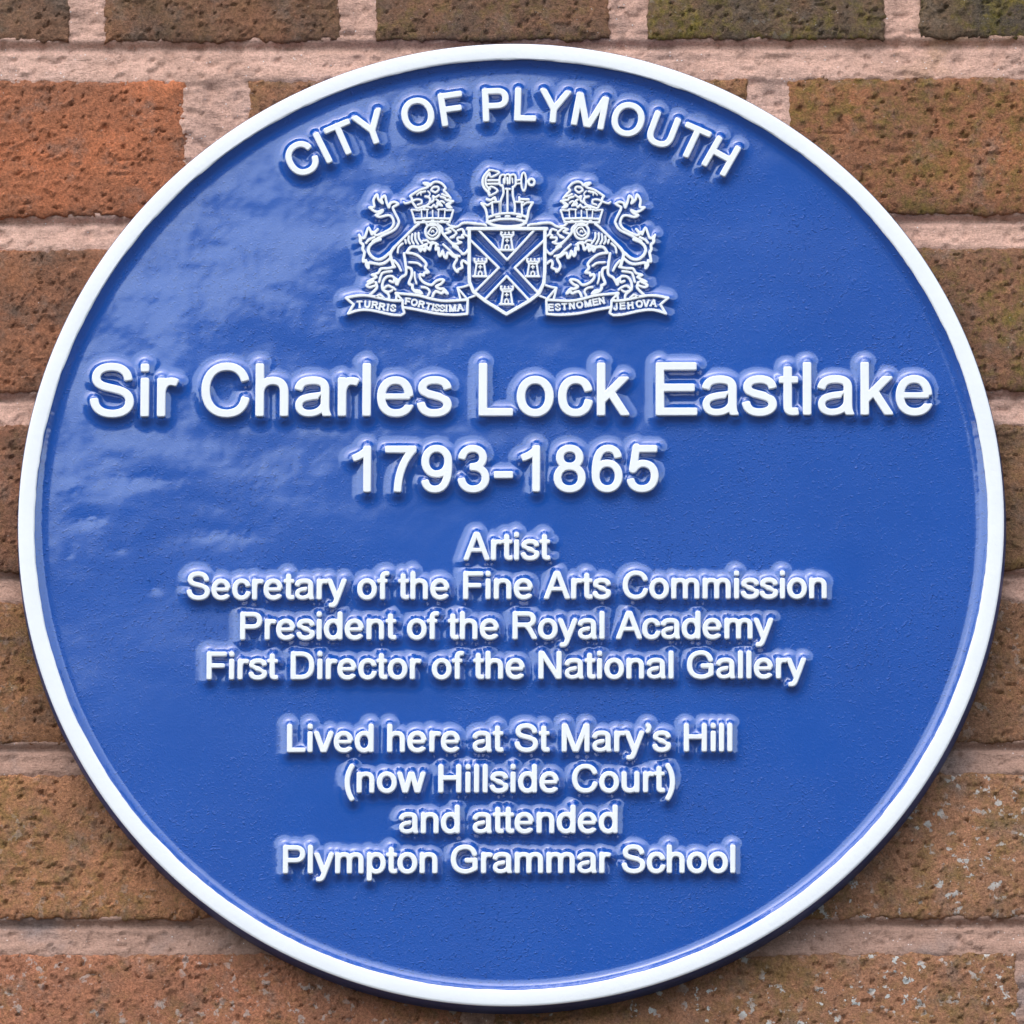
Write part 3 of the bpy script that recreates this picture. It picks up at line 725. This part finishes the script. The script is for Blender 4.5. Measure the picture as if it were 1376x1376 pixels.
crest = relief('crest_crown', [
 ('E', '395 950 500 1000 700 1022 900 1005 992 960', 3.4), ('E', '308 662 370 750 398 870 398 950', 3.0), ('E', '308 662 360 672 400 692 460 660', 2.6),
 ('E', '1100 650 1040 760 1020 870 992 960', 3.0), ('E', '410 880 550 832 710 815 880 832 1012 880', 2.8), ('E', '415 948 560 912 700 902 860 912 985 945', 3.0),
 ('E', '535 872 590 866', 2.6), ('E', '680 862 740 862', 2.6), ('E', '860 868 920 874', 2.6),
 ('E', '472 650 482 830', 2.4), ('E', '390 600 455 612 512 572 530 640', 3.0), ('E', '475 645 585 640', 2.4), ('E', '590 650 592 820', 2.4),
 ('E', '890 568 895 630', 2.8), ('E', '900 598 1035 602', 3.0), ('E', '840 640 955 645', 2.4), ('E', '928 650 935 830', 2.4), ('E', '1100 650 1010 650 955 690', 2.4),
 ('E', '350 712 470 720', 1.4), ('E', '375 752 475 765', 1.4), ('E', '390 795 475 812', 1.4), ('E', '945 710 1070 675', 1.4), ('E', '945 752 1055 715', 1.4), ('E', '945 795 1040 762', 1.4)], plaque, sig=.08)
relief('crest_arm_with_anchor', [
 ('E', '430 150 350 240 325 330 350 420 430 505', 3.0), ('E', '430 205 385 260 372 330 390 400 440 445', 2.6), ('E', '430 150 490 155 585 188 480 252 440 245 435 200', 2.4),
 ('E', '430 542 560 470 465 405 425 445 430 542', 2.4), ('E', '410 308 585 308', 2.6, 1), ('E', '410 362 590 362', 2.6, 1), ('E', '850 308 915 300', 2.2, 1), ('E', '850 362 920 355', 2.2, 1),
 ('E', '600 240 586 305 592 375 640 402', 2.6), ('E', '600 240 640 220 672 245 662 355', 2.4), ('E', '672 240 710 215 745 240 742 355', 2.4), ('E', '745 240 800 218 835 250 835 375 795 412', 2.6),
 ('E', '650 280 648 345', 1.8), ('E', '708 270 712 360', 2.4), ('E', '780 270 790 350', 1.8),
 ('E', '632 385 650 500 602 640 600 800', 2.8), ('E', '792 410 792 540 822 680 822 790', 2.8), ('E', '682 440 752 442', 2.4, 1), ('E', '708 450 710 785', 2.6, 1),
 ('E', '625 700 688 660', 1.4, 1), ('E', '625 745 688 705', 1.4, 1), ('E', '640 780 688 750', 1.4, 1), ('E', '725 655 800 715', 1.4, 1), ('E', '725 700 800 755', 1.4, 1), ('E', '725 745 775 780', 1.4, 1),
 ('E', circ(960, 330, 38, 142), 2.4, 1), ('E', circ(1080, 335, 46, 52, 16), 3.0, 1), ('E', '1000 325 1035 330', 2.4, 1)], plaque, sig=.08)

sc_out = [('C', '60 1000 250 962 440 962 720 1022 870 1045 1012 1045', 3.2), ('C', '1012 1045 1018 1180 1042 1250 980 1290', 3.0), ('C', '980 1290 820 1280 560 1222 400 1200 260 1210 98 1262', 3.2), ('C', '98 1262 190 1110 60 1000', 3.0, 1),
          ('C', '1012 1045 910 925 905 1035', 2.8, 1)]
sc_in = [('D', '20 920 200 935 420 962 640 1020 860 1050 1232 1030', 3.2), ('D', '1232 1030 1222 1270', 3.0, 1), ('D', '1222 1270 1000 1285 700 1262 400 1202 160 1160', 3.2),
         ('D', '1232 1030 1060 830 1110 1025', 2.6, 1), ('D', '1060 830 1150 815 1265 780', 2.6), ('D', '1250 1000 1350 965', 2.6, 1), ('D', '20 925 110 1010', 2.8, 1)]
s1 = relief('motto_scroll', sc_out+sc_in, plaque, sig=.08); s1['label'] = 'motto ribbon half left of the shield reading TURRIS FORTISSIMA'
s2 = relief('motto_scroll', sc_out+sc_in, plaque, mirror=True, sig=.08); s2['label'] = 'motto ribbon half right of the shield reading EST NOMEN JEHOVA'
def motto(crop, items, parent, capx):
    for ch, cx, cy, a in items:
        x, y = tr(crop, [(cx, cy)])[0]
        em_ = capx*PXMM/.716/.976; ang = R(a)
        wg = G[ch][0]/1000*em_
        place_letter(ch, em_, .20, 1.0, .05, x-math.cos(ang)*wg/2, y-math.sin(ang)*wg/2, ang, parent=parent, serif=True, bev=.1, h1=12.3)
motto('C', [('T', 290, 1158, 2), ('U', 415, 1155, -4), ('R', 535, 1168, -7), ('R', 655, 1195, -9), ('I', 757, 1210, -9), ('S', 845, 1220, -9)], s1, 8.6)
motto('D', [('F', 212, 1105, -8), ('O', 325, 1125, -10), ('R', 440, 1155, -13), ('T', 560, 1190, -13), ('I', 640, 1203, -8), ('S', 710, 1215, -6), ('S', 800, 1222, -4), ('I', 872, 1225, -2), ('M', 980, 1222, 2), ('A', 1110, 1212, 6)], s1, 8.4)
motto('K', [('E', 826, 596, 2), ('S', 852, 595, 2), ('T', 877, 593, 3), ('N', 905, 590, 5), ('O', 934, 586, 7), ('M', 965, 581, 9), ('E', 992, 576, 10), ('N', 1016, 571, 11)], s2, 8.4)
motto('H', [('J', 430, 1095, 3), ('E', 535, 1085, 4), ('H', 660, 1078, 6), ('O', 800, 1055, 8), ('V', 895, 1045, -2), ('A', 1005, 1042, -6)], s2, 8.6)

# ------------------------------------------------------------------ enamelled face with the fillets that climb to every letter
X, Y, d = face.X, face.Y, face.D
rr_ = np.hypot(X-PCX, Y-PCY)
dn = d+.10*fbm(X*.5, Y*.5, 77, 3)
def fillet(d, Rf, H, k=.55, e_=1.3):
    # steep skirt next to the letter, then a shallow apron
    d = np.clip(d, 0, Rf); a = k*Rf
    st = np.clip(1-d/a, 0, 1); ap = 1-d/Rf
    return H*(.82*st**e_+.18*ap*ap*(1.6-.6*ap))
h = fillet(dn, 4.7, HALO, .62, 2.0)+.045*np.sin(np.clip(d, 0, 5)*5.2+.8*fbm(X*.12, Y*.12, 5, 2))*np.exp(-((d-1.9)/1.1)**2)
dr = (RIN-rr_)
h = h+fillet(np.clip(dr+.08*fbm(X*.4, Y*.4, 78, 2), 0, 99), 5.4, 2.7, .55)+.04*np.sin(np.clip(dr, 0, 5)*5)*np.exp(-((dr-2.2)/1.)**2)
for px_, py_, sx_, sy_, dp in ((118, 694, 6.5, 3.2, .30), (96, 652, 5, 3, -.16), (205, 788, 3.5, 2.5, .14), (160, 735, 3, 2, .10), (92, 742, 2, 2.5, .12), (300, 712, 16, 3.5, .16), (190, 640, 14, 4, .18)):
    ux, uy = at(px_, py_)                     # knocks and dimples in the casting
    h = h-.30*dp*(1+.5*fbm(X*.25, Y*.35, 99, 3))*np.exp(-((X-ux)/sx_)**2-((Y-uy+.06*(X-ux)**2/sx_)/sy_)**2)
def soften(a, sig):
    n = int(2.5*sig/.43)+1; k = np.exp(-.5*(np.arange(-n, n+1)*.43/sig)**2); k /= k.sum()
    a = np.pad(a, n, mode='edge')
    a = sum(k[q]*a[q:a.shape[0]-2*n+q, :] for q in range(2*n+1))
    return sum(k[q]*a[:, q:a.shape[1]-2*n+q] for q in range(2*n+1))
h = soften(np.minimum(h, 3.65), .3)
# hand-finished casting: shallow waves, strongest at the upper left
up = sstep(250, -60, X*.9-Y*.55+40)
wave = .27*fbm((X*.85-Y*.35)*.020, (Y*.95+X*.35)*.038, 201, 3, .33)
up = up*sstep(-95, 90, Y)
h = h+wave*(.13+.87*up)
h = h+.028*fbm(X*.09, Y*.11, 210, 3, .5)*(.3+.7*up)
V = np.stack([X, -(FACE+h), Y], -1).reshape(-1, 3)*MM
nj, ni = X.shape; idx = np.arange(nj*ni).reshape(nj, ni)
F = np.stack([idx[:-1, :-1], idx[:-1, 1:], idx[1:, 1:], idx[1:, :-1]], -1).reshape(-1, 4)
F = F[rr_.ravel()[F].max(1) < RIN+1.2]
used = np.zeros(len(V), bool); used[F.ravel()] = True; remap = np.cumsum(used)-1
link(bpy.data.objects.new('blue_face', mesh_np('blue_face', V[used], remap[F], blue)), plaque)
def lathe(name, prof, material, wob=None, n=720):
    A = np.linspace(0, 2*math.pi, n, endpoint=False); V = []
    for k, (rad_, hh) in enumerate(prof):
        rk = rad_+(wob(A) if wob and k < 2 else 0)
        V.append(np.stack([PCX+rk*np.cos(A), np.full(n, -hh), PCY+rk*np.sin(A)], -1))
    V = np.vstack(V)*MM; m_ = len(prof); i = np.arange(n)
    F = np.vstack([np.stack([k*n+i, k*n+(i+1) % n, (k+1)*n+(i+1) % n, (k+1)*n+i], -1) for k in range(m_-1)])
    me = mesh_np(name, V, F, material); me.set_sharp_from_angle(angle=R(35))
    return link(bpy.data.objects.new(name, me), plaque)
wob = lambda A: .16*vnoise(A*22, A*0, 9)+.10*vnoise(A*70, A*0, 19)
lathe('rim', [(RIN-.02, RIMTOP-.75), (RIN+.1, RIMTOP-.35), (RIN+.45, RIMTOP-.06), (RIN+.9, RIMTOP), (RAD-1.0, RIMTOP), (RAD-.45, RIMTOP-.08), (RAD-.12, RIMTOP-.35), (RAD, RIMTOP-.8)], white, wob)
lathe('plate_edge', [(RAD-.02, RIMTOP-.7), (RAD+.25, RIMTOP-1.2), (RAD+.95, 1.2), (RAD+.5, .2), (RAD-25, -.6)], edgem)
sc.render.film_transparent = False
print('tris', sum(len(o.data.loop_triangles) if False else len(o.data.polygons)*2 for o in bpy.data.objects if o.type == 'MESH'))
